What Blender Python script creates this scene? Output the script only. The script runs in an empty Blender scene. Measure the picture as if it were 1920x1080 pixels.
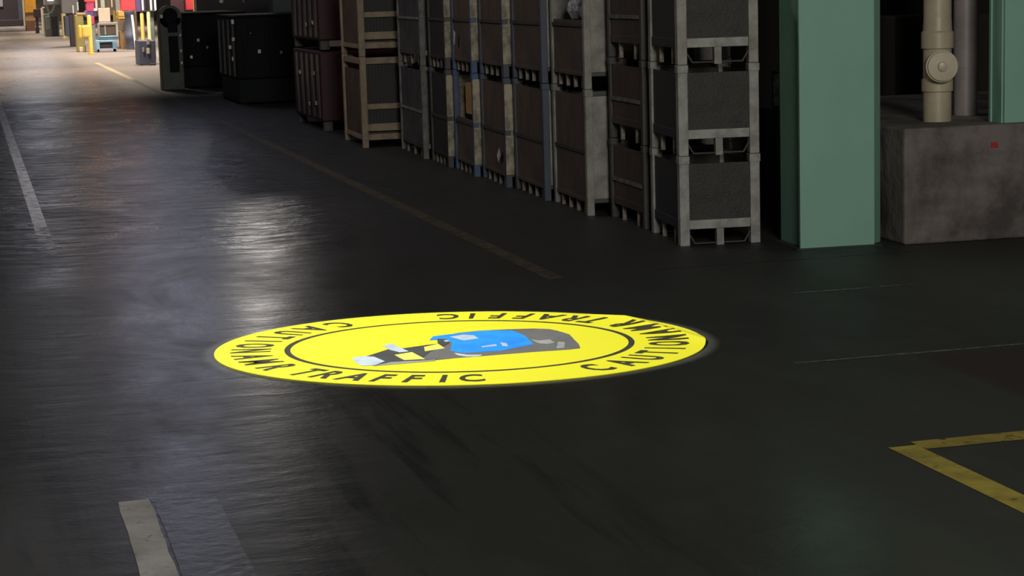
import bpy, math, random
from mathutils import Matrix, Vector
random.seed(7)
C = bpy.context.scene.collection
S = bpy.context.scene

# ---------------------------------------------------------------- camera
FPX = 3700.0
cam_d = bpy.data.cameras.new('camera')
cam = bpy.data.objects.new('camera', cam_d); C.objects.link(cam)
cam_d.sensor_width = 36.0
cam_d.lens = FPX/1920*36.0
cam_d.clip_end = 400
CAMH = 1.6
RM = ((0.963636, 0.068759, -0.25822), (-0.26557, 0.139255, -0.953981), (-0.029636, 0.987866, 0.152452))
cam.matrix_world = Matrix(((*RM[0], 0), (*RM[1], 0), (*RM[2], CAMH), (0, 0, 0, 1)))
S.camera = cam

# ---------------------------------------------------------------- world, exposure
w = bpy.data.worlds.new('hall_air'); S.world = w; w.use_nodes = True
w.node_tree.nodes['Background'].inputs[0].default_value = (0.95, 0.97, 1.0, 1)
w.node_tree.nodes['Background'].inputs[1].default_value = 0.02
S.view_settings.view_transform = 'Standard'
S.view_settings.look = 'None'
S.view_settings.gamma = 1
S.view_settings.exposure = 0
S.view_settings.use_curve_mapping = False

# ---------------------------------------------------------------- lights of the hall
def area(name, loc, target, size, power, color, size_y=None, spread=180):
    l = bpy.data.lights.new(name, 'AREA'); l.energy = power; l.color = color
    l.shape = 'RECTANGLE'; l.size = size; l.size_y = size_y or size
    l.spread = math.radians(spread)
    o = bpy.data.objects.new(name, l); C.objects.link(o); o.location = loc
    o.rotation_euler = (Vector(target)-Vector(loc)).to_track_quat('-Z', 'Y').to_euler()
    return o
# fill lamps added to brighten camera-facing surfaces and the aisle stripe
area('fill_lamp', (1.3, -4.0, 4.8), (4.8, 11.0, 0.6), 2.5, 850, (1.0, .98, .90))
area('fill_lamp', (-2.0, 18.0, 7.0), (3.0, 18.0, 0.0), 1.5, 135, (1.0, .92, .92))
# lamp whose glint lies on the aisle floor
area('glint_lamp', (8.2, 60.0, 4.2), (3.0, 15.0, 0.0), .95, 95, (1.0, .93, .88), .6)
area('glint_lamp', (2.6, 80.0, 5.8), (0.5, 18.0, 0.0), 1.5, 40, (.80, .84, 1.0), 1.0)
area('warm_fill', (7.0, 110.0, 5.8), (1.5, 20.0, 0.0), 6.0, 70, (1.0, .72, .52), 1.4)  # wide lamp added for a warm sheen on the far lane
# pale skylight over the aisle
area('skylight', (2.9, 32.0, 5.0), (1.0, 8.0, 0.0), 1.5, 19, (.72, .76, 1.0), 3.2)
# bright work area far down the aisle
for (lx, ly) in ((1.5, 44), (5.5, 55), (0.5, 60), (5, 72), (0, 85), (6, 98), (1, 115), (0, 131)):
    area('high_bay_lamp', (lx, ly, 9.0), (lx, ly, 0.0), 1.6, 1080, (1.0, .86, .72), spread=110)
area('work_lamp', (2.0, 46.0, 5.0), (5.0, 60.0, 1.0), 2.0, 420, (1.0, .9, .8), spread=120)

# oblique projector lamp on the floor sign
SIGN_C = Vector((2.041, 8.481, 0)); E1 = Vector((.92116, -.38919, 0))*1.103; E2 = Vector((.38919, .92116, 0))*.8974
sp = Vector((-1.9, 10.15, 6.0))
k = 1.045
pa, pb = SIGN_C+E1*k, SIGN_C-E1*k
da, db = (pa-sp).normalized(), (pb-sp).normalized()
ax = (da+db).normalized()
ld = bpy.data.lights.new('sign_spot', 'SPOT'); ld.energy = 3900; ld.color = (1, .99, .95)
ld.spot_size = 2*math.acos(max(-1, min(1, ax.dot(da)))); ld.spot_blend = 0.02; ld.shadow_soft_size = .02
lo = bpy.data.objects.new('sign_spot', ld); C.objects.link(lo); lo.location = sp
lo.rotation_euler = ax.to_track_quat('-Z', 'Y').to_euler()

# ---------------------------------------------------------------- materials
def mat(name, col, rough=.6, metal=0.0, col2=None, scale=6.0, lo_=.4, hi=.65, bump=0.0, bscale=None, spec=.5, stretch=(1, 1, 1)):
    m = bpy.data.materials.new(name); m.use_nodes = True
    nt = m.node_tree; b = nt.nodes['Principled BSDF']
    b.inputs['Base Color'].default_value = (*col, 1); b.inputs['Roughness'].default_value = rough
    b.inputs['Metallic'].default_value = metal; b.inputs['Specular IOR Level'].default_value = spec
    tc = nt.nodes.new('ShaderNodeTexCoord'); mp = nt.nodes.new('ShaderNodeMapping')
    mp.inputs['Scale'].default_value = stretch
    nt.links.new(tc.outputs['Object'], mp.inputs[0])
    n = nt.nodes.new('ShaderNodeTexNoise'); n.inputs['Scale'].default_value = scale; n.inputs['Detail'].default_value = 6
    n.inputs['Roughness'].default_value = .65
    nt.links.new(mp.outputs[0], n.inputs['Vector'])
    r = nt.nodes.new('ShaderNodeValToRGB')
    r.color_ramp.elements[0].position = lo_; r.color_ramp.elements[0].color = (*col, 1)
    r.color_ramp.elements[1].position = hi
    r.color_ramp.elements[1].color = (*(col2 or tuple(c*.72 for c in col)), 1)
    nt.links.new(n.outputs[0], r.inputs[0]); nt.links.new(r.outputs[0], b.inputs['Base Color'])
    if bump:
        n2 = nt.nodes.new('ShaderNodeTexNoise'); n2.inputs['Scale'].default_value = bscale or scale*4; n2.inputs['Detail'].default_value = 4
        nt.links.new(mp.outputs[0], n2.inputs['Vector'])
        bp = nt.nodes.new('ShaderNodeBump'); bp.inputs['Strength'].default_value = bump; bp.inputs['Distance'].default_value = .02
        nt.links.new(n2.outputs[0], bp.inputs['Height']); nt.links.new(bp.outputs[0], b.inputs['Normal'])
    return m

def emis(name, col, st):
    m = bpy.data.materials.new(name); m.use_nodes = True
    b = m.node_tree.nodes['Principled BSDF']
    b.inputs['Base Color'].default_value = (*col, 1)
    b.inputs['Emission Color'].default_value = (*col, 1); b.inputs['Emission Strength'].default_value = st
    return m

def worn(name, col, cov_lo, cov_hi, scale=9, rough=.5, fade=None):
    """floor paint with holes worn through it; fade=(axis y0,y1) makes it thin out"""
    m = mat(name, col, rough, col2=tuple(c*.6 for c in col), scale=5, bump=.1)
    nt = m.node_tree; b = nt.nodes['Principled BSDF']; out = nt.nodes['Material Output']
    tr = nt.nodes.new('ShaderNodeBsdfTransparent'); mx = nt.nodes.new('ShaderNodeMixShader')
    g = nt.nodes.new('ShaderNodeNewGeometry')
    n = nt.nodes.new('ShaderNodeTexNoise'); n.inputs['Scale'].default_value = scale; n.inputs['Detail'].default_value = 8; n.inputs['Roughness'].default_value = .7
    nt.links.new(g.outputs['Position'], n.inputs['Vector'])
    src = n.outputs[0]
    if fade:
        sx = nt.nodes.new('ShaderNodeSeparateXYZ'); nt.links.new(g.outputs['Position'], sx.inputs[0])
        mr = nt.nodes.new('ShaderNodeMapRange'); mr.inputs[1].default_value = fade[1]; mr.inputs[2].default_value = fade[2]
        mr.inputs[3].default_value = fade[3] if len(fade) > 3 else -.35; mr.inputs[4].default_value = .0
        nt.links.new(sx.outputs[fade[0]], mr.inputs[0])
        ad = nt.nodes.new('ShaderNodeMath'); ad.operation = 'ADD'
        nt.links.new(src, ad.inputs[0]); nt.links.new(mr.outputs[0], ad.inputs[1]); src = ad.outputs[0]
    r = nt.nodes.new('ShaderNodeMapRange'); r.inputs[1].default_value = cov_lo; r.inputs[2].default_value = cov_hi
    nt.links.new(src, r.inputs[0])
    nt.links.new(r.outputs[0], mx.inputs[0]); nt.links.new(tr.outputs[0], mx.inputs[1]); nt.links.new(b.outputs[0], mx.inputs[2])
    nt.links.new(mx.outputs[0], out.inputs[0])
    return m

def floor_mat():
    m = bpy.data.materials.new('old_factory_floor'); m.use_nodes = True
    nt = m.node_tree; N = nt.nodes.new; L = nt.links.new
    b = nt.nodes['Principled BSDF']
    g = N('ShaderNodeNewGeometry'); sx = N('ShaderNodeSeparateXYZ'); L(g.outputs['Position'], sx.inputs[0])
    def noise(scale, st=(1, 1, 1), det=6, rough=.6, dist=0):
        mp = N('ShaderNodeMapping'); mp.inputs['Scale'].default_value = st; L(g.outputs['Position'], mp.inputs[0])
        n = N('ShaderNodeTexNoise'); n.inputs['Scale'].default_value = scale; n.inputs['Detail'].default_value = det
        n.inputs['Roughness'].default_value = rough; n.inputs['Distortion'].default_value = dist
        L(mp.outputs[0], n.inputs['Vector']); return n.outputs[0]
    def mr(src, a, b_, c, d, smooth=False):
        r = N('ShaderNodeMapRange'); r.inputs[1].default_value = a; r.inputs[2].default_value = b_
        r.inputs[3].default_value = c; r.inputs[4].default_value = d
        if smooth: r.interpolation_type = 'SMOOTHSTEP'
        L(src, r.inputs[0]); return r.outputs[0]
    def mth(op, a, b_):
        r = N('ShaderNodeMath'); r.operation = op
        for i, v in enumerate((a, b_)):
            if isinstance(v, (int, float)): r.inputs[i].default_value = v
            else: L(v, r.inputs[i])
        return r.outputs[0]
    def mixc(f, a, b_):
        r = N('ShaderNodeMix'); r.data_type = 'RGBA'
        for i, v in ((0, f), (6, a), (7, b_)):
            if isinstance(v, tuple): r.inputs[i].default_value = (*v, 1)
            elif isinstance(v, (int, float)): r.inputs[i].default_value = v
            else: L(v, r.inputs[i])
        return r.outputs[2]
    big = noise(.55, (1, .35, 1)); mid = noise(3.0, (1, .5, 1), 8, .7); fine = noise(45, det=3)
    c = mixc(mr(big, .35, .65, 0, 1), (.040, .041, .034), (.026, .026, .022))
    c = mixc(mr(mid, .5, .75, 0, .5), c, (.055, .054, .048))
    # wheel-worn, dusty lane left of the bay line
    lane = mth('MULTIPLY', mr(sx.outputs[0], 2.6, 3.05, 1, 0, True), mr(sx.outputs[1], 9.5, 12.5, 0, 1, True))
    c = mixc(mth('MULTIPLY', lane, .55), c, (.050, .043, .050))
    # darker reddish floor beyond the near seam on the right
    dk = mth('MULTIPLY', mr(sx.outputs[0], 3.72, 3.80, 0, 1), mr(sx.outputs[1], 7.44, 7.47, 1, 0))
    c = mixc(mth('MULTIPLY', dk, .95), c, (.030, .016, .013))
    rk = mth('MULTIPLY', mr(sx.outputs[0], 2.2, 3.4, 0, 1, True), mr(sx.outputs[1], 9.2, 10.6, 0, 1))  # dark reflection of the racks painted into the floor colour
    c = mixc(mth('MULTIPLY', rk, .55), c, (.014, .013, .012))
    # skid marks running along the lane
    sk = noise(2.2, (3.5, .22, 1), 5, .6, .4)
    c = mixc(mth('MULTIPLY', mr(sk, .53, .63, 0, .85), mr(sx.outputs[0], 1.5, 2.1, 1, 0)), c, (.010, .010, .010))
    # paler, warmer floor far down the hall
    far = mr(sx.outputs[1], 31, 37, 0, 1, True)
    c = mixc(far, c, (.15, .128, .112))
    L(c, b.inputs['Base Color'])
    patch = noise(1.3, (1, .6, 1), 7, .7, .6)
    ro = mr(patch, .3, .7, .22, .40)
    mat_zone = mth('SUBTRACT', 1, mth('MULTIPLY', mr(sx.outputs[0], 2.3, 3.0, 1, 0, True), 1))
    ro = mth('ADD', ro, mth('MULTIPLY', mat_zone, .26))
    L(ro, b.inputs['Roughness'])
    b.inputs['Specular IOR Level'].default_value = .42
    # floor waves across the lane and small grit
    wv = noise(2.6, (1, 2.2, 1), 5, .55, .3)
    h = mth('ADD', mth('MULTIPLY', wv, mr(sx.outputs[1], 11.5, 14.0, .22, 1.7, True)), mth('MULTIPLY', fine, .03))
    bp = N('ShaderNodeBump'); bp.inputs['Strength'].default_value = .55; bp.inputs['Distance'].default_value = .03
    L(h, bp.inputs['Height']); L(bp.outputs[0], b.inputs['Normal'])
    return m

# ---------------------------------------------------------------- mesh helpers
class MB:
    def __init__(s): s.v = []; s.f = []; s.smooth = False
    def box(s, x0, x1, y0, y1, z0, z1):
        n = len(s.v)
        s.v += [(x0, y0, z0), (x1, y0, z0), (x1, y1, z0), (x0, y1, z0), (x0, y0, z1), (x1, y0, z1), (x1, y1, z1), (x0, y1, z1)]
        s.f += [tuple(n+i for i in q) for q in ((0, 3, 2, 1), (4, 5, 6, 7), (0, 1, 5, 4), (1, 2, 6, 5), (2, 3, 7, 6), (3, 0, 4, 7))]
        return s
    def tube(s, p0, p1, r, seg=20, r1=None):
        p0, p1 = Vector(p0), Vector(p1); d = (p1-p0).normalized()
        a = d.orthogonal().normalized(); b = d.cross(a); n = len(s.v); r1 = r if r1 is None else r1
        for p, rr in ((p0, r), (p1, r1)):
            for i in range(seg):
                t = 2*math.pi*i/seg; s.v.append(tuple(p+(a*math.cos(t)+b*math.sin(t))*rr))
        for i in range(seg):
            j = (i+1) % seg; s.f.append((n+i, n+j, n+seg+j, n+seg+i))
        s.f.append(tuple(n+i for i in range(seg))[::-1]); s.f.append(tuple(n+seg+i for i in range(seg)))
        return s
    def lathe(s, c, axis, prof, seg=28):
        """prof = [(t, r)] along axis from c"""
        c = Vector(c); d = Vector(axis).normalized(); a = d.orthogonal().normalized(); b = d.cross(a); n = len(s.v)
        for t, r in prof:
            for i in range(seg):
                q = 2*math.pi*i/seg; s.v.append(tuple(c+d*t+(a*math.cos(q)+b*math.sin(q))*r))
        for k_ in range(len(prof)-1):
            for i in range(seg):
                j = (i+1) % seg; o = n+k_*seg; s.f.append((o+i, o+j, o+seg+j, o+seg+i))
        s.f.append(tuple(n+i for i in range(seg))[::-1]); o = n+(len(prof)-1)*seg; s.f.append(tuple(o+i for i in range(seg)))
        return s
    def prism(s, pts, w0, w1, plane='xy'):
        n = len(s.v); k_ = len(pts)
        for wv in (w0, w1):
            for (a, b) in pts:
                s.v.append({'xy': (a, b, wv), 'xz': (a, wv, b), 'yz': (wv, a, b)}[plane])
        s.f.append(tuple(range(n, n+k_))[::-1]); s.f.append(tuple(range(n+k_, n+2*k_)))
        for i in range(k_):
            j = (i+1) % k_; s.f.append((n+i, n+j, n+k_+j, n+k_+i))
        return s
    def mesh(s, name, m):
        me = bpy.data.meshes.new(name); me.from_pydata(s.v, [], s.f); me.validate(); me.update()
        import bmesh
        b = bmesh.new(); b.from_mesh(me); bmesh.ops.recalc_face_normals(b, faces=b.faces); b.to_mesh(me); b.free()
        me.materials.append(m)
        return me
    def build(s, name, m, parent=None, bevel=0, smooth=False, loc=None, rz=0):
        me = s.mesh(name, m)
        o = bpy.data.objects.new(name, me); C.objects.link(o)
        if smooth:
            for p in me.polygons: p.use_smooth = True
            try: me.set_sharp_from_angle(angle=math.radians(40))
            except Exception: pass
        if parent: o.parent = parent
        if loc: o.location = loc
        if rz: o.rotation_euler[2] = rz
        if bevel:
            bv = o.modifiers.new('bevel', 'BEVEL'); bv.width = bevel; bv.segments = 2
        return o

def tag(o, label, cat, group=None, kind=None):
    if label: o['label'] = label
    if cat: o['category'] = cat
    if group: o['group'] = group
    if kind: o['kind'] = kind
    return o
def thing(name, label, cat, loc=(0, 0, 0), rz=0, group=None):
    o = bpy.data.objects.new(name, None); C.objects.link(o); o.empty_display_size = .1
    o.location = loc; o.rotation_euler = (0, 0, rz)
    return tag(o, label, cat, group)

def at(px, py, Y):
    """world point on the plane y = Y seen at a photo pixel"""
    c = (px-960.0, -(py-540.0), -FPX)
    d = [sum(RM[i][j]*c[j] for j in range(3)) for i in range(3)]
    t = Y/d[1]
    return d[0]*t, CAMH+d[2]*t

# ---------------------------------------------------------------- setting
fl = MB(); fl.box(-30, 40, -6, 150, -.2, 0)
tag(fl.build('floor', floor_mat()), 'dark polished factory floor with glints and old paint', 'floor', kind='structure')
M_wall = mat('dark_wall', (.010, .008, .007), .9, scale=2)
tag(MB().box(5.4, 14, 15.5, 15.7, 0, 5).build('wall_back', M_wall), 'dark wall behind the pipes', 'wall', kind='structure')
tag(MB().box(7.0, 7.2, 15.7, 45, 0, 5).build('wall_right', M_wall), 'dark wall behind the crate row', 'wall', kind='structure')
tag(MB().box(-20, 25, 140, 140.2, 0, 6).build('wall_far', mat('far_wall', (.42, .38, .34), .9)), 'far end wall', 'wall', kind='structure')

# ---- floor paint
W_white = worn('worn_white_paint', (.48, .45, .42), .30, .40, 18)
W_whitefar = worn('fading_white_paint', (.80, .76, .78), .34, .50, 10, rough=.3, fade=(1, 11.0, 14.5))
W_line = worn('faded_yellow_paint', (.17, .135, .085), .28, .70, 8)
W_linefar = worn('lit_yellow_paint', (.42, .34, .20), .30, .45, 5)  # same worn line, its colour lightened for the bright far light
W_yel = worn('yellow_floor_paint', (.42, .33, .055), .30, .42, 7)
W_yel2 = worn('yellow_floor_paint_end', (.36, .27, .045), .33, .45, 9)
W_seam = worn('seam_reflection', (.17, .20, .18), .36, .55, 20, fade=(0, 5.0, 4.2, -.18))  # pale tone paints the column's reflection into the floor joint
def strip(name, label, cat, x0, x1, y0, y1, m, group=None, n=24):
    mb = MB(); random.seed(len(name)+int(y0*10))
    along_y = (y1-y0) > (x1-x0)
    # slightly ragged hand-painted outline
    a, b = [], []
    for i in range(n+1):
        t = i/n; jx = random.uniform(-1, 1)*.003; jy = random.uniform(-1, 1)*.003
        if along_y: a.append((x0+jx, y0+(y1-y0)*t)); b.append((x1+jy, y0+(y1-y0)*t))
        else: a.append((x0+(x1-x0)*t, y0+jx)); b.append((x0+(x1-x0)*t, y1+jy))
    q_ = a+b[::-1]; nn = len(a); mb.v = [(x, y, .002) for x, y in a+b]; mb.f = [(i, i+1, nn+i+1, nn+i) for i in range(nn-1)]
    return tag(mb.build(name, m), label, cat, group)
strip('lane_stripe', 'short broad off-white floor stripe at the bottom left with a squared end', 'floor marking', .367, .467, 3.2, 6.25, W_white, 'white lane stripes')
strip('lane_stripe', 'long narrow whitish stripe fading out along the left of the wet-looking lane', 'floor marking', .372, .468, 11.2, 62, W_whitefar, 'white lane stripes')
strip('bay_line', 'dim worn line on the floor running from the round sign back beside the crates', 'floor marking', 2.965, 3.065, 10.2, 38.0, W_line, 'lines beside the racks')
strip('bay_line', 'short far stretch of the worn line, painted lighter for the light there, near the yellow post', 'floor marking', 2.96, 3.08, 38.6, 49, W_linefar, 'lines beside the racks')
corner = thing('bay_corner_marking', 'yellow painted corner marking on the floor at the right edge', 'floor marking', (2.93, 5.95, 0))
def strip_part(x0, x1, y0, y1, m):
    mb = MB(); mb.v = [(x0-2.93, y0-5.95, .002), (x1-2.93, y0-5.95, .002), (x1-2.93, y1-5.95, .002), (x0-2.93, y1-5.95, .002)]; mb.f = [(0, 1, 2, 3)]; return mb.build('painted_stripe', m, corner)
strip_part(2.93, 3.035, 4.2, 5.99, W_yel); strip_part(3.036, 5.2, 5.925, 6.04, W_yel2)
strip('floor_seam', 'seam across the dark floor with the reflection of the column painted pale, the nearer one below the green column', 'floor seam', 3.24, 4.5, 7.478, 7.502, W_seam, 'floor seams')
strip('floor_seam', 'seam across the dark floor with the reflection of the column painted pale, just below the foot of the green column', 'floor seam', 3.97, 5.3, 9.175, 9.205, W_seam, 'floor seams')
strip('floor_seam', 'very faint seam at the feet of the crates and green column', 'floor seam', 3.62, 5.2, 10.30, 10.33, worn('dim_seam', (.05, .052, .045), .40, .6, 14), 'floor seams')
strip('floor_patch', 'smooth bluish grey floor patch beside the broad white stripe', 'floor patch', .478, .675, 3.2, 6.20, worn('smooth_patch', (.075, .080, .088), .20, .40, 4, rough=.28))

# ---------------------------------------------------------------- round sign: projected light put into the colours of a disc
M_yel = mat('projected_yellow', (.68, .665, .010), .55, col2=(.68, .63, .022), scale=2.5, lo_=.3, hi=.8)
M_ink = mat('image_black', (.030, .028, .016), .6)
sign = thing('round_floor_sign', 'projected round yellow floor sign with black ring lettering and a vehicle picture', 'floor sign', SIGN_C)
def uv(u, v): p = E1*u+E2*v; return p.x, p.y
chA, chB = (0.672, 0.742), (1.0, 0.118)
import_n = Vector((chB[1]-chA[1], -(chB[0]-chA[0]))); import_n.normalize()
if import_n.x < 0: import_n = -import_n
def lift(u, v):
    d = import_n.x*(u-chA[0])+import_n.y*(v-chA[1])
    if d < -.16: return 0
    if d < -.02: t = (d+.16)/.14; return .010*t*t
    if d < .03: return .010-.010*(d+.02)/.05
    return 0
mb = MB(); RR = [0, .2, .4, .6, .7]+[.74+.01*i for i in range(27)]; NS = 360
for top in (1, 0):
    for r in RR:
        for i in range(NS):
            t = 2*math.pi*i/NS; u, v = r*math.cos(t), r*math.sin(t); x, y = uv(u, v)
            mb.v.append((x, y, .001+lift(u, v)+(.0035 if top else 0)))
q = len(RR)*NS
for a in range(len(RR)-1):
    for i in range(NS):
        j = (i+1) % NS
        mb.f.append((a*NS+i, (a+1)*NS+i, (a+1)*NS+j, a*NS+j)); mb.f.append((q+a*NS+i, q+a*NS+j, q+(a+1)*NS+j, q+(a+1)*NS+i))
for i in range(NS):
    j = (i+1) % NS; a = (len(RR)-1)*NS; mb.f.append((a+i, q+a+i, q+a+j, a+j))
me = mb.mesh('sign_disc', M_yel); base = bpy.data.objects.new('sign_disc', me); C.objects.link(base); base.parent = sign
mb = MB()
for i in range(NS):
    t = 2*math.pi*i/NS
    for r, z in ((.690, .0047), (.714, .0047), (.714, .0056), (.690, .0056)):
        mb.v.append((*uv(r*math.cos(t), r*math.sin(t)), z))
for i in range(NS):
    j = (i+1) % NS
    for k_ in range(4): mb.f.append((4*i+k_, 4*i+(k_+1) % 4, 4*j+(k_+1) % 4, 4*j+k_))
mb.build('ring_line', M_ink, sign)
ANG = [135, 145.5, 155, 164, 171.5, 180, 189.5, None, 200.5, 210.5, 221.5, None, 234, 242, 250, 258, 266, 273.5, 280.5]
TXT = 'CAUTION AMR TRAFFIC'
glyph = {}
def get_glyph(ch):
    if ch in glyph: return glyph[ch]
    cu = bpy.data.curves.new('glyph', 'FONT'); cu.body = ch; cu.size = 1; cu.align_x = 'CENTER'; cu.offset = .024; cu.resolution_u = 3
    o = bpy.data.objects.new('glyph', cu); C.objects.link(o)
    dg = bpy.context.evaluated_depsgraph_get(); me = bpy.data.meshes.new_from_object(o.evaluated_get(dg))
    vs = [tuple(v.co) for v in me.vertices]; fs = [tuple(p.vertices) for p in me.polygons]
    bpy.data.objects.remove(o); bpy.data.curves.remove(cu); bpy.data.meshes.remove(me)
    glyph[ch] = (vs, fs); return glyph[ch]
for rep in (0, 180):
    for ch, an in zip(TXT, ANG):
        if an is None: continue
        vs, fs = get_glyph(ch)
        xs = [v[0] for v in vs]; ys = [v[1] for v in vs]; cx = (min(xs)+max(xs))/2; h0, h1 = min(ys), max(ys)
        wid = .140
        t0 = math.radians(an+rep); vo = []
        for (x, y, z) in vs:
            tx = (x-cx)*wid; rr = .935-(y-h0)/(h1-h0)*.165      # tops towards the centre
            # reading counter-clockwise: +x of the letter runs with growing angle
            t = t0+tx/.86
            u, v = rr*math.cos(t), rr*math.sin(t)
            vo.append((*uv(u, v), .0056+lift(u, v)+(.0012 if lift(u, v) else 0)))
        l = MB(); l.v = vo; l.f = fs
        n = len(vo); 
        me = bpy.data.meshes.new('letter'); me.from_pydata(vo, [], fs); me.materials.append(M_ink)
        o = bpy.data.objects.new('letter', me); C.objects.link(o); o.parent = sign
        sm = o.modifiers.new('thickness', 'SOLIDIFY'); sm.thickness = .0008; sm.offset = 0
# picture of the vehicle projected with the sign
P_grey = mat('image_grey', (.13, .125, .12), .6, col2=(.10, .10, .10)); P_blue = mat('image_blue', (.01, .27, .92), .6, col2=(.01, .20, .80))
P_pale = mat('image_pale', (.46, .54, .62), .6); P_dark = mat('image_dark', (.05, .055, .05), .6); P_yel = mat('image_yellow', (.82, .78, .12), .6)
P_mid = mat('image_mid_grey', (.30, .31, .30), .6)
pic = MB().prism([uv(a, b) for a, b in [(-0.11, 0.22), (-0.05, 0.33), (0.039, 0.394), (0.15, 0.43), (0.261, 0.448), (0.33, 0.43), (0.369, 0.38), (0.43, 0.27), (0.456, 0.148), (0.49, 0.0), (0.505, -0.114), (0.46, -.15), (0.325, -0.206), (0.124, -0.31), (0.024, -0.362), (-0.098, -0.40), (-.09, -.2), (-.05, -.02)]], .0046, .0054).build('vehicle_picture', P_grey, sign)
def art(name, pts, m, z):
    return MB().prism([uv(a, b) for a, b in pts], z, z+.0006).build(name, m, pic)
art('picture_cover', [(-0.14, 0.126), (-0.139, 0.232), (-0.094, 0.276), (0.0, .35), (0.062, 0.393), (0.176, 0.389), (0.249, 0.232), (0.306, -0.007), (0.194, -0.174), (0.049, -0.226), (-.012, -.17), (-0.021, -0.097), (-0.035, 0.06), (-.075, .13)], P_blue, .0055)
art('picture_lid', [(-0.067, 0.214), (-0.014, 0.273), (.03, .25), (0.062, 0.164), (0.007, 0.106)], P_pale, .0062)
art('picture_marking', [(0.098, -0.058), (0.152, -0.002), (0.162, -0.046), (0.108, -0.087)], P_pale, .0062)
art('picture_marking', [(0.165, 0.041), (0.193, 0.026), (0.209, -0.062), (0.184, -0.046)], P_pale, .0062)
art('picture_bumper', [(0.01, -0.225), (0.065, -0.275), (0.13, -0.275), (0.121, -0.324), (0.072, -0.322), (.03, -.28)], P_pale, .0055)
art('picture_highlight', [(0.283, 0.13), (.32, .10), (0.362, 0.123), (0.39, 0.034), (.36, .0), (0.323, 0.026)], P_mid, .0055)
art('picture_highlight', [(0.40, .06), (.43, .05), (.44, -.10), (.41, -.12)], P_mid, .0055)
art('picture_bed', [(-0.335, -0.30), (-0.27, -0.10), (-0.217, -0.09), (-.13, .0), (-0.088, 0.03), (-0.03, -0.09), (0.024, -0.362), (-0.05, -0.41), (-0.20, -.46), (-0.266, -0.54), (-.30, -.50)], P_dark, .0046)
art('picture_load', [(-0.135, -0.064), (-0.088, 0.021), (-0.045, -0.10), (-0.115, -0.179)], P_yel, .0055)
art('picture_load', [(-0.225, -0.27), (-0.165, -0.20), (-0.085, -0.38), (-0.165, -0.405)], P_yel, .0055)
art('picture_fork', [(-0.385, -0.34), (-0.345, -0.30), (-0.30, -0.315), (-0.237, -0.435), (-0.26, -0.527), (-0.31, -0.545), (-.35, -.46)], P_pale, .0056)
art('picture_fork', [(-0.315, -0.01), (-0.282, 0.035), (-0.245, -.05), (-0.18, -0.18), (-0.213, -0.204), (-0.267, -0.132)], P_pale, .0056)
art('picture_rail', [(-0.21, -0.455), (-0.075, -0.413), (-0.041, -0.395), (-0.041, -0.427), (-0.266, -0.55)], P_mid, .0056)
art('picture_wheel', [(-0.111, 0.165), (-0.066, 0.143), (-0.045, 0.049), (-0.056, -0.053), (-0.095, 0.046)], P_dark, .0062)
art('picture_lamp', [(-0.078, 0.11), (-0.060, 0.12), (-0.052, 0.08), (-.066, .07)], P_pale, .0068)

# ---------------------------------------------------------------- stacking crates
g_steel = mat('grey_painted_steel', (.30, .30, .285), .55, .0, (.19, .18, .165), 7, .42, .6, .15)
g_light = mat('light_grey_steel', (.27, .26, .235), .55, .0, (.15, .14, .12), 5, .42, .62, .15)
g_post = mat('dull_grey_post', (.17, .165, .15), .55, .0, (.08, .07, .06), 7, .4, .6, .15)
p_mesh = mat('dark_sheet', (.030, .027, .024), .65, 0, (.020, .018, .017), 9, bump=.3, bscale=90)
p_brown = mat('brown_board', (.095, .062, .042), .65, 0, (.055, .040, .032), 4, bump=.3)
p_rust = mat('rusty_sheet', (.058, .030, .022), .65, 0, (.030, .020, .017), 4, bump=.3)
p_dark = mat('nearly_black_sheet', (.020, .018, .018), .6)
b_post = mat('slate_blue_post', (.045, .060, .095), .5, 0, (.035, .040, .050), 8)
d_post = mat('dark_steel_post', (.05, .045, .042), .5, 0, (.03, .028, .026), 8)
c_end = mat('cream_end_plate', (.42, .37, .26), .6, 0, (.13, .11, .075), 9, .42, .6)
c_beige = mat('beige_frame', (.30, .225, .145), .6, 0, (.19, .145, .10), 8, .4, .62)
f_red = mat('dark_red_steel', (.035, .004, .007), .6, 0, (.022, .004, .006), 5)
f_silver = mat('scuffed_zinc', (.42, .40, .40), .35, .6, (.15, .14, .14), 14)
foot_m = mat('bare_metal_foot', (.34, .30, .25), .5, .2, (.12, .09, .07), 25)
s_grey = mat('slate_sheet', (.060, .058, .062), .5, 0, (.035, .034, .036), 5, bump=.3)

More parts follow.
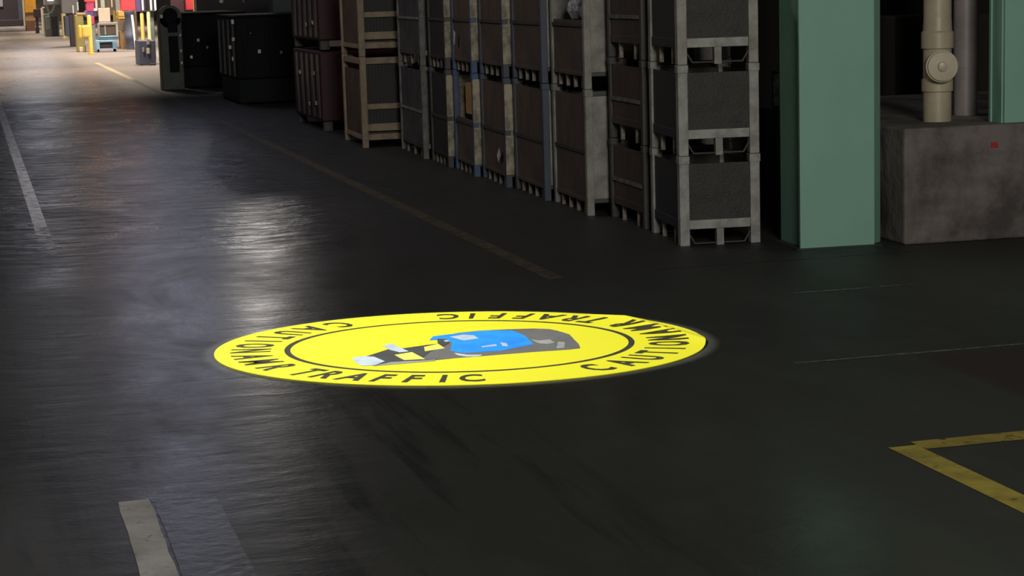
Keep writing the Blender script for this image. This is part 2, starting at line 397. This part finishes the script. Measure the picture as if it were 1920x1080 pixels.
def crate(label, group, x, y, z, w_, d, h, rz, post, side, end, rail, pw=.06, slot=.1, rail_h=.05, rib=True,
          foot_n=4, top_rail=True, end_style='plate', side_open=None, name='stacking_crate', rod=False, ribs=False, strip_m=None):
    r = thing(name, label, 'crate', (x, y, z), rz, group)
    for (a, b) in ((0, 0), (w_-pw, 0), (0, d-pw), (w_-pw, d-pw)):
        pm = MB().box(a, a+pw, b, b+pw, 0.0, h-.006)
        pm.box(a-.004, a+pw+.004, b-.004, b+pw+.004, h-.05, h-.002); pm.build('corner_post', post, r, bevel=.004)
    t = .02; s0, s1 = slot, slot+rail_h
    for yy in (0.008, d-.038):
        MB().box(pw, w_-pw, yy, yy+.03, s0, s1).build('bottom_rail', rail, r, bevel=.003)
        if top_rail: MB().box(pw, w_-pw, yy, yy+.03, h-.05, h-.015).build('top_rail', rail, r, bevel=.003)
    for xx in (0.008, w_-.038):
        MB().box(xx, xx+.03, pw, d-pw, s0, s1).build('bottom_rail', rail if end_style != 'plate' else side, r, bevel=.003)
    # end panels
    for k_, yy in enumerate((.016, d-.036)):
        e = MB()
        if end_style == 'plate':
            e.box(pw, w_-pw, yy, yy+.02, s1, h-.05)
        elif end_style == 'wire':
            e.box(pw, w_-pw, yy+.015, yy+.02, s1, h-.05)
            n = int((w_-2*pw)/.035)
            for i in range(n+1):
                xx = pw+(w_-2*pw)*i/n; e.box(xx-.003, xx+.003, yy, yy+.014, s1, h-.05)
        e.build('end_panel', end, r)
    # side panels: horizontally ribbed pressed sheet
    for k_, xx in enumerate((.014, w_-.034)):
        e = MB(); zt = h-.05
        if side_open and k_ == 0: zt = s1+(h-.05-s1)*side_open
        e.box(xx, xx+.012, pw, d-pw, s1, zt)
        n = int((d-2*pw)/.09) if ribs else 0
        for i in range(n):
            yy = pw+(d-2*pw)*(i+.25)/n; e.box(xx-.006, xx, yy, yy+.04, s1+.02, zt-.02)
        e.build('side_panel', side, r)
        if rib: MB().box(xx-.012, xx+.018, pw, d-pw, h*.5-.012, h*.5+.012).build('middle_rib', rail if k_ == 0 else side, r)
    MB().box(.02, w_-.02, .02, d-.02, s1-.02, s1).build('floor_panel', side, r)
    # skid feet
    for i in range(foot_n):
        yy = pw+(d-2*pw)*(i+.5)/foot_n
        MB().box(.02, .045, yy-.009, yy+.009, 0.0, slot).build('skid_foot', foot_m, r)
    MB().box(w_/2-.022, w_/2+.022, .004, .05, 0.0, slot).build('skid_foot', post, r)
    if rod:
        MB().tube((pw, .02, slot-.03), (pw+.035, .02, .012), .006).tube((pw+.035, .02, .012), (w_-pw-.035, .02, .012), .006).tube((w_-pw-.035, .02, .012), (w_-pw, .02, slot-.03), .006).build('fork_strap', d_post, r)
    if strip_m:
        for (za, zb) in ((slot+.02, h*.5-.02), (h*.5+.02, h-.05)):
            MB().prism([(.0, za), (.06, za), (.11, za+.05), (.13, zb-.05), (.10, zb), (.0, zb)], -.012, -.005, 'xz').build('end_flange', strip_m, r)
    return r

LV = ('lowest', 'second', 'third')
# near grey stack, its end faces the camera
for k_ in range(3):
    crate(('bottom', 'middle', 'top')[k_]+' grey-framed crate of the nearest stack, left of the green column', 'grey-framed crates nearest the column',
          4.075-.0*k_, 11.13, .545*k_, .50, .74, .545, -.10, g_steel if k_ != 2 else g_light, p_dark, p_mesh, g_steel, rail_h=.055, foot_n=2, rib=False, rod=True, top_rail=False, end_style='plate')
# reddish-brown stack
for k_ in range(3):
    crate(('bottom', 'middle', 'top')[k_]+' rusty brown crate of the stack just behind the nearest grey-framed one', 'rusty brown crates',
          4.15, 12.0, .545*k_, .6, .80, .545, -.04, d_post, p_rust, p_rust, g_post, pw=.05, foot_n=2, rib=True)
# tall crates, two levels each
blue_post = mat('deep_blue_post', (.05, .10, .22), .5, 0, (.04, .06, .11), 8)
specs = [(12.90, 'light grey-ended', g_light, p_brown, g_light, d_post),
         (13.95, 'slate-posted', b_post, p_brown, g_light, d_post),
         (15.03, 'narrow blue-grey-posted', b_post, p_brown, c_end, d_post),
         (16.04, 'bright blue-posted cream-ended', blue_post, p_brown, c_end, d_post),
         (16.98, 'brown dark-posted', d_post, p_dark, c_end, d_post)]
desc = ['with the broad light grey end plate', 'between the broad light grey end plate and the cream-striped ends',
        'with cream end plate, nearest of the two cream-striped stacks', 'with cream end plate beside the full-height blue post',
        'with dark faces, next to the beige frame stack']
for i, (yy, nm, po, si, en, ra) in enumerate(specs):
    for k_ in range(2):
        h = .87; d = (specs[i+1][0]-yy-.06) if i+1 < len(specs) else .86
        r = crate(('lower', 'upper')[k_]+' tall brown crate '+desc[i], 'tall brown crates in the row', 4.05, yy, .87*k_, 1.0, d, h, -.055,
              po, si, en, ra, pw=.05, slot=.085, rail_h=.03, foot_n=4, side_open=.5 if (i, k_) == (3, 0) or (i, k_) == (0, 1) else None, strip_m=(None, None, c_end, c_end, c_end)[i] if i else None)
# silvery stack
for k_ in range(2):
    crate(('lower', 'upper')[k_]+' slate grey crate with zinc rails between the beige frames and the brown crates', 'slate grey crates', 4.06, 18.0, .87*k_, .9, 1.3, .87, -.05,
          g_post, s_grey, s_grey, f_silver, pw=.05, slot=.09, foot_n=3)
# beige frame stack
def frame_rack(label, x, y, z, h):
    r = thing('frame_crate', label, 'crate', (x, y, z), -.03, 'beige framed crates')
    w_, d, pw = .62, 1.2, .06
    for (a, b) in ((0, 0), (w_-pw, 0), (0, d-pw), (w_-pw, d-pw)):
        MB().box(a, a+pw, b, b+pw, 0, h-.004).build('corner_post', c_beige, r, bevel=.004)
    for (a, b) in ((.075, .135), (.165, .24), (.385, .44), (.84, .905)):
        MB().box(pw, w_-pw, .01, .045, a, b).build('end_rail', c_beige, r, bevel=.004)
        MB().box(pw, w_-pw, d-.045, d-.01, a, b).build('end_rail', c_beige, r, bevel=.004)
    for (a, b) in ((.075, .12), (.84, .90)):
        MB().box(.01, .045, pw, d-pw, a, b).build('side_rail', c_beige, r, bevel=.004)
    e = MB().box(pw, w_-pw, .06, .065, .24, .84)  # black sheet stands in for the shaded interior behind the wires
    for i in range(15): e.box(pw+i*.034, pw+i*.034+.006, .048, .06, .24, .84)
    e.build('mesh_panel', p_dark, r)
    MB().box(.02, .032, pw, d-pw, .12, .78).build('side_board', p_brown, r)
    MB().box(w_-.032, w_-.02, pw, d-pw, .12, .8).build('side_board', p_brown, r)
    MB().box(.03, w_-.03, .05, d-.05, .13, .15).build('floor_panel', p_brown, r)
    return r
frame_rack('lower beige frame crate with rails across its open end', 3.80, 19.62, 0, .92)
frame_rack('upper beige frame crate standing on the lower beige one', 3.80, 19.62, .92, .92)

# dark red bins
for k_ in range(2):
    r = thing('steel_bin', ('lower', 'upper')[k_]+' dark red steel bin behind the beige frame crates', 'bin', (3.86, 22.3, .92*k_), 0, 'dark red bins')
    MB().box(0, .95, 0, 1.9, .1, .90).build('bin_body', f_red, r, bevel=.02)
    sp_ = MB()
    for i in range(5): sp_.box(-.012, .0, .1+i*.36, .22+i*.36, .14, .86)
    sp_.build('side_rib', mat('dim_film', (.035, .03, .035), .35), r)
    for a, b in ((.02, .02), (.83, .02), (.02, 1.78), (.83, 1.78)): MB().box(a, a+.1, b, b+.1, 0, .1).build('foot', d_post, r)
    for i, (yy, zz) in enumerate(((.25, .28), (.7, .25), (.3, .62), (1.3, .6))): MB().box(-.03, -.012, yy, yy+.08, zz, zz+.05).build('latch', f_silver, r, bevel=.006)

# big black containers
def container(label, x, y, w_, d, h, lat, top=True):
    r = thing('steel_container', label, 'container', (x, y, 0), 0, 'large black containers')
    blk = black_m
    MB().box(0, w_, 0, d, .36, h).build('container_body', blk, r, bevel=.03)
    MB().box(.02, w_-.02, .02, d-.02, .02, .36).build('base_frame', dgreen, r, bevel=.02)
    rb = MB()
    for i in range(4): rb.box(.1+i*(w_-.3)/3, .16+i*(w_-.3)/3, -.02, 0, .4, h-.06)
    rb.build('end_rib', blk, r)
    for i in range(4): MB().box(-.02, 0, .15+i*(d-.4)/3, .23+i*(d-.4)/3, .4, h-.05).build('side_rib', g_dk, r)
    for a in (.03, w_-.15):
        for b in (.05, d-.2): MB().box(a, a+.12, b, b+.15, 0, .10).build('foot', blk, r)
    for (xx, yy, zz, s) in lat: MB().box(xx, xx+s, yy, yy+.03, zz, zz+s*1.2).build('latch', f_silver, r, bevel=.006)
    MB().box(-.015, w_+.01, -.02, d+.01, h, h+.03).build('rim', blk, r, bevel=.01)
    return r
black_m = mat('black_steel', (.006, .006, .008), .7, 0, (.010, .010, .013), 3, spec=.2)
dgreen = mat('very_dark_green_steel', (.010, .015, .013), .7, spec=.2)
g_dk = mat('dark_grey_steel', (.02, .02, .018), .5, 0, (.03, .03, .03), 5)
container('nearer large black container left of the dark red bins', 3.70, 28.3, 1.25, 2.0, 1.24, [(-.04, .1, 1.14, .06), (-.04, .1, .9, .05), (-.04, .5, .78, .05), (-.04, .2, .62, .05), (.30, -.05, .72, .05), (.62, -.05, .70, .04), (.2, -.05, 1.0, .02)])
container('farther large black container beside the bright far floor', 3.52, 33.9, 1.1, 2.9, 1.24, [(-.05, .1, .55, .07), (-.05, .1, .32, .06), (.25, -.05, .78, .05), (.12, -.05, .5, .05), (.4, -.05, .66, .04), (-.05, .8, .6, .05)])
# arched drum end on the farther container
g_tank = mat('olive_grey_steel', (.10, .105, .09), .5, 0, (.06, .06, .055), 6)
r = thing('arched_tank', 'dark grey-green cabinet with an arched top standing against the farther black container', 'cabinet', (3.12, 33.5, 0))
MB().box(0, .38, 0, .36, .0, 1.22).build('cabinet_body', g_tank, r, bevel=.02)
MB().tube((.19, .0, 1.22), (.19, .36, 1.22), .19, 28).build('arched_top', g_tank, r, smooth=True)
MB().lathe((.19, .02, 1.24), (0, -1, 0), [(0, .13), (.04, .12)]).build('end_cap', black_m, r)
MB().box(.14, .30, -.02, .01, .96, 1.12).build('opening_shade', black_m, r); MB().box(.14, .30, -.02, .01, .30, .90).build('opening_shade', black_m, r)  # black plates painted for the shade inside the slots
MB().box(.02, .07, -.03, .0, 1.20, 1.26).build('white_knob', mat('white_knob', (.9, .9, .85), .4), r, bevel=.01)
for zz in (.42, .62, .88): MB().box(.32, .36, -.025, .0, zz, zz+.06).build('latch', f_silver, r, bevel=.006)
# yellowish bin behind
# contents and small cards
carton = MB().box(0, .30, 0, .34, 0, .26).box(.0, .30, 0, .165, .26, .265).box(.0, .3, .175, .34, .26, .265).build('cardboard_carton', mat('cardboard', (.42, .25, .075), .8, 0, (.34, .2, .06)), loc=(4.13, 16.33, .50), rz=-.05, bevel=.004)
tag(carton, 'golden cardboard carton showing in the open side of a lower brown crate', 'carton')
cb = MB(); random.seed(3); nu, nv = 18, 12
for i in range(nu+1):
    for j in range(nv+1):
        a = math.pi*i/nu; b = 2*math.pi*j/nv; rr = 1+random.uniform(-.14, .14)
        cb.v.append((.10*math.sin(a)*math.cos(b)*rr, .22*math.cos(a)*rr, .11*math.sin(a)*math.sin(b)*rr))
for i in range(nu):
    for j in range(nv):
        p = i*(nv+1)+j; cb.f.append((p, p+nv+1, p+nv+2, p+1))
bag = cb.build('plastic_bag', mat('crinkled_plastic', (.30, .31, .34), .18, .0, (.2, .2, .22), 12, bump=.6), loc=(4.2, 13.35, 1.40))
tag(bag, 'shiny crinkled plastic bag in the upper crate with the light grey end plate', 'bag')
def card(label, loc, a, b, tilt):
    m = mat('white_card', (.62, .60, .56), .6)
    o = MB().box(-.002, .0, -a/2, a/2, -b/2, b/2).build('paper_tag', m, loc=loc); o.rotation_euler = (tilt, 0, -.05)
    return tag(o, label, 'tag', 'paper tags on crates')
card('white slip stuck slantwise on the upper crate above the golden carton', (4.062, 16.66, 1.155), .06, .11, .35)
card('white triangular tag low on a lower brown crate, near the floor', (4.052, 15.25, .245), .11, .07, -.6)

# ---------------------------------------------------------------- green columns, block, pipes
m_green = mat('green_paint', (.205, .385, .305), .5, 0, (.18, .345, .275), 2.5, .3, .8, .05)
col = thing('steel_column', 'wide mint green steel column standing on the floor', 'column', (4.66, 10.68, 0), -.06, 'green columns')
MB().box(0, .465, 0, .025, 0, 3.2).build('front_flange', m_green, col, bevel=.004)
MB().box(.03, .055, .025, .40, 0, 3.2).box(.41, .435, .025, .40, 0, 3.2).build('web', m_green, col)
MB().box(.03, .465, .40, .425, 0, 3.2).build('back_flange', m_green, col, bevel=.003)
MB().prism([(.467, .027), (.56, .147), (.55, .155), (.46, .04)], 0, 3.2).build('shade_strip', m_green, col)  # slanted strip added so its face shades darker than the flange
MB().box(-.03, .50, -.03, .43, 0, .006).build('base_plate', mat('grimy_plate', (.03, .035, .03), .6), col)
conc = mat('rough_concrete', (.150, .128, .118), .85, 0, (.055, .045, .044), 2.6, .40, .62, .5, 14)
blk = MB(); blk.box(0, 6, 0, 3.0, 0, .69)
o = blk.build('concrete_plinth', conc, loc=(5.27, 10.56, 0), rz=-.03, bevel=.015); tag(o, 'rough stained concrete block right of the green column', 'plinth')
MB().box(.555+.0, .60, -.004, .0, .55, .585).build('paint_mark', mat('red_mark', (.35, .02, .02), .6), o)['label'] = 'small red paint mark'
MB().box(1.35, 1.4, -.004, .0, .30, .32).build('paint_mark', mat('red_mark_b', (.30, .02, .02), .6), o)
col2 = thing('steel_column', 'second mint green steel column standing on the concrete block at the right edge', 'column', (5.935, 10.58, .69), -.06, 'green columns')
MB().box(0, .465, 0, .025, 0, 2.6).build('front_flange', m_green, col2, bevel=.004)
MB().box(-.01, .04, .025, .15, 0, 2.6).box(.41, .435, .025, .15, 0, 2.6).build('web', m_green, col2)
MB().box(-.02, .465, .15, .175, 0, 2.6).build('back_flange', m_green, col2)
pvc = mat('cream_pipe', (.42, .355, .25), .4, 0, (.34, .285, .20), 4)
pvc2 = mat('dull_cream_pipe', (.26, .225, .215), .45, 0, (.19, .165, .16), 4)
px, py_ = 5.70, 10.98
# find the pipe position so that it stands on the plinth top
pip = thing('drain_pipe', 'cream drain pipe with a round cleanout cap, standing on the concrete block', 'pipe', (px, py_, .69), 0, 'pipes on the block')
R_ = .086
MB().tube((0, 0, 0), (0, 0, .19), R_).build('pipe_section', pvc, pip, smooth=True)
MB().tube((0, 0, .62), (0, 0, 2.2), R_-.002, 28).build('pipe_section', pvc, pip, smooth=True)
MB().lathe((0, 0, 0), (0, 0, 1), [(.18, R_+.001), (.185, R_+.010), (.255, R_+.010), (.26, R_+.002), (.265, R_), (.44, R_), (.445, R_+.012), (.54, R_+.012), (.55, R_+.002), (.63, R_-.002)]).build('tee_fitting', pvc, pip, smooth=True)
tee = MB().lathe((0, 0, .34), (-.30, -.954, 0), [(.02, .078), (.13, .082), (.132, .096), (.155, .096), (.157, .096)]).build('cleanout_branch', pvc, pip, smooth=True)
MB().lathe((0, 0, .34), (-.30, -.954, 0), [(.157, .088), (.178, .086), (.180, .03), (.195, .028), (.196, .026)]).build('cleanout_cap', pvc, tee, smooth=True)
pip2 = thing('drain_pipe', 'thinner dull pipe behind the cream one with the cap', 'pipe', (6.09, 11.35, .69), 0, 'pipes on the block')
MB().tube((0, 0, 0), (0, 0, .3), .072).build('pipe_section', pvc2, pip2, smooth=True)
MB().tube((0, 0, .3), (0, 0, .72), .076).build('coupling', pvc2, pip2, smooth=True)
MB().tube((0, 0, .72), (0, 0, 2.2), .072).build('pipe_section', pvc2, pip2, smooth=True)
r = thing('rusty_post', 'thin dark post in the gap between the nearest crates and the green column', 'post', (4.93, 11.7, 0))
MB().box(0, .03, 0, .03, 0, 1.0).build('post_shaft', d_post, r); MB().box(-.006, .036, -.006, 0, .78, .98).build('latch_plate', f_silver, r, bevel=.004)
# ochre crate behind the pipes
o = MB().box(0, .9, 0, .6, 0, 1.25).build('cabinet', mat('ochre_dark', (.020, .014, .006), .8), loc=(7.2, 14.6, 0), bevel=.02); tag(o, 'dim brown cabinet in the dark behind the green column', 'cabinet')

# ---------------------------------------------------------------- far work area
def pxbox(x0, x1, y0, y1, Y, d=.5, mb=None, yo=0):
    """box filling a photo rectangle on the plane y=Y, in coordinates relative to (0,Y,0)"""
    a, zb = at(x0, y1, Y); b, _ = at(x1, y1, Y); _, zt = at((x0+x1)/2, y0, Y)
    zb = 0.0 if zb < .22 else zb
    mb = mb or MB(); mb.box(a, b, yo, yo+d, zb, zt); return mb
cols = {}
def cm(name, c, rough=.5):
    if name not in cols: cols[name] = mat(name, c, rough, 0, tuple(v*.8 for v in c), 3)
    return cols[name]
def far(name, label, cat, Y, parts, group=None):
    """parts: (part name, material, x0, x1, y0, y1, depth, forward offset)"""
    x_, _ = at((parts[0][2]+parts[0][3])/2, 50, Y)
    r = thing(name, label, cat, (x_, Y, 0), 0, group)
    for (pn, m, x0, x1, y0, y1, d, yo) in parts:
        mb = pxbox(x0, x1, y0, y1, Y, d, yo=yo); mb.v = [(v[0]-x_, v[1], v[2]) for v in mb.v]
        mb.build(pn, m, r, bevel=.02)
    return r
K = dict(blk=cm('press_black', (.035, .028, .035)), ora=cm('orange_paint', (.62, .30, .03)), tan=cm('tan_paint', (.36, .22, .10)), rust=cm('rust_brown', (.16, .07, .04)),
         cream=cm('cream_paint', (.55, .48, .36)), lil=cm('lilac_grey', (.30, .28, .32)), mar=cm('maroon', (.08, .035, .045)), gg=cm('grey_green', (.16, .19, .17)),
         lgg=cm('light_grey_green', (.33, .36, .32)), yel=cm('bollard_yellow', (.85, .58, .10)), pyel=cm('pale_yellow', (.80, .68, .32)), blu=cm('steel_blue', (.10, .22, .32)),
         lblu=cm('light_blue', (.24, .40, .50)), gry=cm('mid_grey', (.22, .21, .20)), pink=cm('pale_peach_board', (.60, .45, .35)), red=cm('signal_red', (.72, .07, .08)),
         mag=cm('magenta_red', (.50, .05, .14)), pur=cm('purple', (.14, .09, .24)), olive=cm('olive', (.26, .21, .05)), wht=cm('white_paint', (.85, .85, .80)),
         brn=cm('brown', (.14, .09, .05)), nav=cm('slate_navy', (.07, .08, .12)), pyo=cm('yellow_orange', (.78, .46, .12)))
_, ZH = 0, 0
T = -60   # tops that run out of the frame
far('press_machine', 'large dark machine at the far upper left corner of the hall', 'machine', 120, [('machine_body', K['blk'], -60, 42, T, 46, 3, 0), ('side_column', K['nav'], 36, 44, T, 44, 1, -.1), ('pale_panel', K['lil'], -2, 6, T, 13, .1, -.1), ('base', K['blk'], -60, 43, 38, 48, 3, -.2)])
far('orange_machine', 'orange machine with a tan base beside the large dark machine', 'machine', 100, [('orange_cover', K['ora'], 47, 68, T, 24, 1, 0), ('tan_body', K['tan'], 48, 68, 22, 40, 1, .05), ('rust_base', K['rust'], 49, 66, 38, 51, 1, .05), ('corner_post', K['cream'], 44, 48, T, 50, .2, -.05)])
far('control_pedestal', 'maroon control box on a thin dark leg next to the orange machine', 'pedestal', 93, [('control_box', K['mar'], 64, 77, 17, 33, .4, 0), ('leg', K['blk'], 68, 73, 32, 53, .15, .1), ('foot', K['blk'], 67, 74, 51, 56, .3, .05)])
far('bollard', 'thin pale post left of the grey-green machine', 'bollard', 88, [('post', K['cream'], 79, 84, 15, 57, .12, 0), ('cap', K['cream'], 78.6, 84.4, 13, 16, .14, -.01)], 'posts along the far lane')
gm = far('machine_tool', 'grey-green machine with a pale V-shaped hopper', 'machine', 84, [('machine_body', K['gg'], 85, 112, 26, 68, 1.2, 0), ('dark_recess', K['blk'], 98, 108, 30, 60, .1, -.05), ('front_door', K['lgg'], 87, 95, 30, 55, .08, -.06), ('upper_housing', K['gry'], 84, 116, T, 10, 1.2, .2), ('lamp', emis('lit_lamp', (1, 1, .92), 3.0), 89, 101, -3, 1.5, .2, -.1)])
x_, _ = at(98, 50, 84)
hp = MB()
for (a, b, c_, d_) in ((86, 89, 92, 95.5), (104, 101, 98, 95)):
    p = [at(a, 10, 84), at(b, 10, 84), at(d_, 26, 84), at(c_, 26, 84)]; hp.prism([(q_[0]-gm.location.x, q_[1]) for q_ in p], 0, .3, 'xz')
hp.build('hopper', K['lgg'], gm)
def bollard(label, x0, x1, y0, y1, Y, m):
    a, zt = at((x0+x1)/2, y0, Y); rr = (at(x1, y1, Y)[0]-at(x0, y1, Y)[0])/2
    r = thing('bollard', label, 'bollard', (a, Y, 0), 0, 'yellow bollards')
    MB().lathe((0, 0, 0), (0, 0, 1), [(0, rr), (zt-rr*.8, rr), (zt-rr*.25, rr*.75), (zt, rr*.2)], 20).build('post', m, r, smooth=True)
    MB().lathe((0, 0, 0), (0, 0, 1), [(0, rr*1.4), (.03, rr*1.4)], 20).build('base_flange', m, r)
    return r
bollard('slim yellow bollard standing alone left of the yellow guard post', 114.5, 123, 22, 71.5, 79, K['pyel'])
g_ = bollard('tall yellow guard post with a bulging yellow plate on it', 162.5, 170.5, 28, 101, 56.3, K['yel'])
gx = g_.location.x
pb_ = pxbox(154, 171.5, 47, 70, 56.3, .12, yo=-.08); pb_.v = [(v[0]-gx, v[1], v[2]) for v in pb_.v]; pb_.build('guard_plate', K['yel'], g_, bevel=.05)
pb_ = pxbox(147.5, 154, 47, 71.5, 56.3, .14, yo=-.1); pb_.v = [(v[0]-gx, v[1], v[2]) for v in pb_.v]; pb_.build('side_guard', K['yel'], g_, bevel=.04)
far('roller_machine', 'dark slate machine with thin white tubes between the two yellow posts', 'machine', 66, [('machine_body', K['nav'], 124, 137, 30, 68, .8, .3), ('upper_body', K['gry'], 118, 150, T, 26, .8, .5), ('white_tube', K['wht'], 136.5, 139.5, 10, 27, .06, 0), ('white_tube', K['wht'], 145, 148, 4, 20, .06, 0), ('roller_leg', K['blk'], 133, 145, 28, 83, .5, .1), ('side_frame', K['mar'], 139, 147, 24, 76, .5, 0)])
far('electrical_cabinet', 'olive cabinet right behind the yellow guard post', 'cabinet', 59, [('cabinet_body', K['olive'], 145, 160, 28, 92, .6, 0), ('cabinet_top', K['tan'], 144.5, 161, 24, 29, .65, -.02), ('base', K['rust'], 147, 162, 86, 97, .6, .02), ('pale_foot', K['pink'], 149, 156, 88, 96, .1, -.05)])
far('red_cabinet', 'red and magenta cabinet with a purple band left of the peach board', 'cabinet', 61, [('red_panel', K['red'], 160, 179, T, 4, .6, 0), ('magenta_panel', K['mag'], 163, 178, 3, 22, .6, .02), ('purple_band', K['pur'], 160, 182, 20, 32, .6, .04), ('lower_panel', K['mag'], 168, 178, 31, 46, .6, .02), ('lower_body', K['gry'], 171, 182, 44, 96, .6, .05), ('white_knob', K['wht'], 176, 182, 16, 21, .1, -.1)])
far('work_cart', 'grey and blue wheeled cart carrying a peach board', 'cart', 58, [
    ('top_frame', K['gry'], 186, 222, 42, 48, .6, 0), ('frame_post', K['gry'], 184, 188.5, 44, 70, .1, 0), ('frame_post', K['lgg'], 218, 222.5, 44, 70, .1, 0), ('middle_post', K['gry'], 196, 200, 47, 66, .1, .02), ('dark_interior', K['brn'], 188, 219, 47, 67, .4, .15),
    ('blue_shelf', K['lblu'], 185, 222, 67, 70.5, .6, 0), ('blue_band', K['blu'], 184, 222, 70, 75, .6, .02), ('lower_frame', K['lblu'], 181, 216, 75, 80, .6, 0), ('lower_leg', K['lblu'], 181, 187.5, 78, 92, .6, 0), ('lower_leg', K['blu'], 211, 219, 78, 92, .6, 0), ('dark_recess', K['blk'], 187, 212, 79, 91, .3, .2), ('base', K['lil'], 181, 220, 91, 97, .6, 0)])
far('board', 'pale peach board standing upright on the wheeled cart', 'board', 58.1, [('panel', K['pink'], 185.5, 207.5, 15, 42, .04, 0), ('neck', K['lgg'], 189, 197, T, 16, .04, 0)])
far('tube_rack', 'pale upright tubes with dark gaps behind the peach board', 'rack', 64, [('upright', K['wht'], 179.5, 184, T, 20, .1, 0), ('upright', K['wht'], 209.5, 211.5, T, 14, .1, 0), ('upright', K['lgg'], 218, 227, T, 26, .1, 0), ('back_panel', K['brn'], 184, 222, T, 30, .2, .3), ('lower_panel', K['olive'], 214, 228, 20, 45, .2, .2)])
far('red_cabinet', 'bright red cabinet with a yellow-orange band under it', 'cabinet', 61.5, [('red_panel', K['red'], 228.5, 256, T, 20.5, .7, 0), ('yellow_band', K['pyo'], 222, 256.5, 20, 31, .7, .02), ('lower_band', K['pyo'], 222, 238, 30, 36, .7, .05), ('tan_leg', K['tan'], 226, 237, 58, 95, .3, .1), ('grey_body', K['lil'], 238, 258, 30, 97, .6, .3)])
rr = thing('cable_drum', 'round brown drum under the yellow-orange band', 'drum', (at(231, 48, 60)[0], 60.2, 0)); zc = at(231, 48, 60)[1]
MB().lathe((0, 0, zc), (0, 1, 0), [(0, .17), (.03, .17), (.031, .10), (.22, .10), (.221, .17), (.25, .17)]).build('drum', K['brn'], rr)
MB().box(-.05, .05, .05, .2, 0, zc).build('stand', K['tan'], rr)
pt = thing('slanted_tube', 'slanted white tube leaning against a blue-grey drum', 'tube', (at(251, 50, 59)[0], 59, 0))
x0_, z0_ = at(254.5, 79, 59); z0_ = 0.02; x1_, z1_ = at(248, 28, 59)
MB().tube((x0_-pt.location.x, 0, z0_), (x1_-pt.location.x, .1, z1_), .035, 14).build('tube', K['wht'], pt)
pt = thing('barrel', 'blue-grey barrel behind the slanted white tube', 'barrel', (at(246, 50, 59.6)[0], 59.9, 0))
MB().lathe((0, 0, 0), (0, 0, 1), [(0, .15), (.28, .15), (.30, .165), (.45, .165), (.47, .15), (1.0, .15), (1.02, .165), (1.12, .16), (1.14, .1)], 24).build('barrel_body', K['nav'], pt, smooth=True)
MB().lathe((0, 0, 1.13), (0, 0, 1), [(0, .04), (.02, .04)]).build('bung', K['gry'], pt)
far('purple_panel', 'purple panel between the red cabinet and the white uprights', 'panel', 53, [('panel', K['pur'], 255.5, 265.5, T, 22, .2, 0), ('foot_post', K['brn'], 256, 261, 22, 96, .1, .05)])
rk = far('upright_rack', 'rack of bright white uprights over a dark rail, left of the dark tank', 'rack', 50, [('rail', K['blk'], 266, 293, 19.5, 22.5, .2, 0), ('upright', K['wht'], 266.5, 270.5, T, 20, .06, 0), ('upright', K['wht'], 282, 286, T, 20, .06, 0), ('upright', K['wht'], 290, 294, T, 20, .06, 0), ('dark_back', K['blk'], 271, 294, T, 20, .1, .3), ('leg', K['gg'], 286.5, 294, 22, 100, .1, .2)])
bollard('bright yellow post just left of the dark tank', 274.5, 281.5, 22, 56, 49.6, K['pyel'])
bollard('tan-yellow post standing left of the bright yellow one', 262, 269.5, 24, 82, 49.8, K['pyo'])
far('small_cabinet', 'low slate cabinet with white labels at the foot of the yellow posts', 'cabinet', 46, [('cabinet_body', K['nav'], 261.5, 293, 76, 121, 1.0, 0), ('white_label', K['lil'], 275, 281, 73, 84, .02, -.03), ('white_label', K['lil'], 267, 271, 89, 98, .02, -.03), ('white_label', K['cream'], 275, 281, 90, 101, .02, -.03), ('foot', K['blk'], 280, 291, 118, 128, .3, -.3)])
far('red_sign', 'red hanging panel with a yellow post, above the farther black container', 'panel', 52, [('red_panel', K['red'], 345, 363, T, 19, .2, 0), ('yellow_post', K['pyo'], 363, 370, T, 24, .2, -.05), ('dark_panel', K['mar'], 322, 346, T, 26, .3, -.1)])
far('work_cabinet', 'dim teal cabinet showing above the nearer black container', 'cabinet', 31.5, [('cabinet_body', cm('dim_teal', (.05, .075, .07)), 512, 552, T, 40, .4, 0), ('cabinet_door', cm('dim_slate', (.035, .045, .045)), 552, 580, T, 40, .4, .02)])

far('added_shelf', 'dark shelving added to darken the gap above the two black containers, with small white specks', 'shelf', 41, [('back_panel', K['blk'], 371, 520, T, 60, .5, 0), ('bright_item', K['wht'], 411, 418, -2, 6, .1, -.1), ('bright_item', K['lil'], 454, 458, -2, 5, .1, -.1), ('shelf_board', K['nav'], 372, 520, 24, 27, .3, -.2)])  # dark panel added to cover the bright far wall here
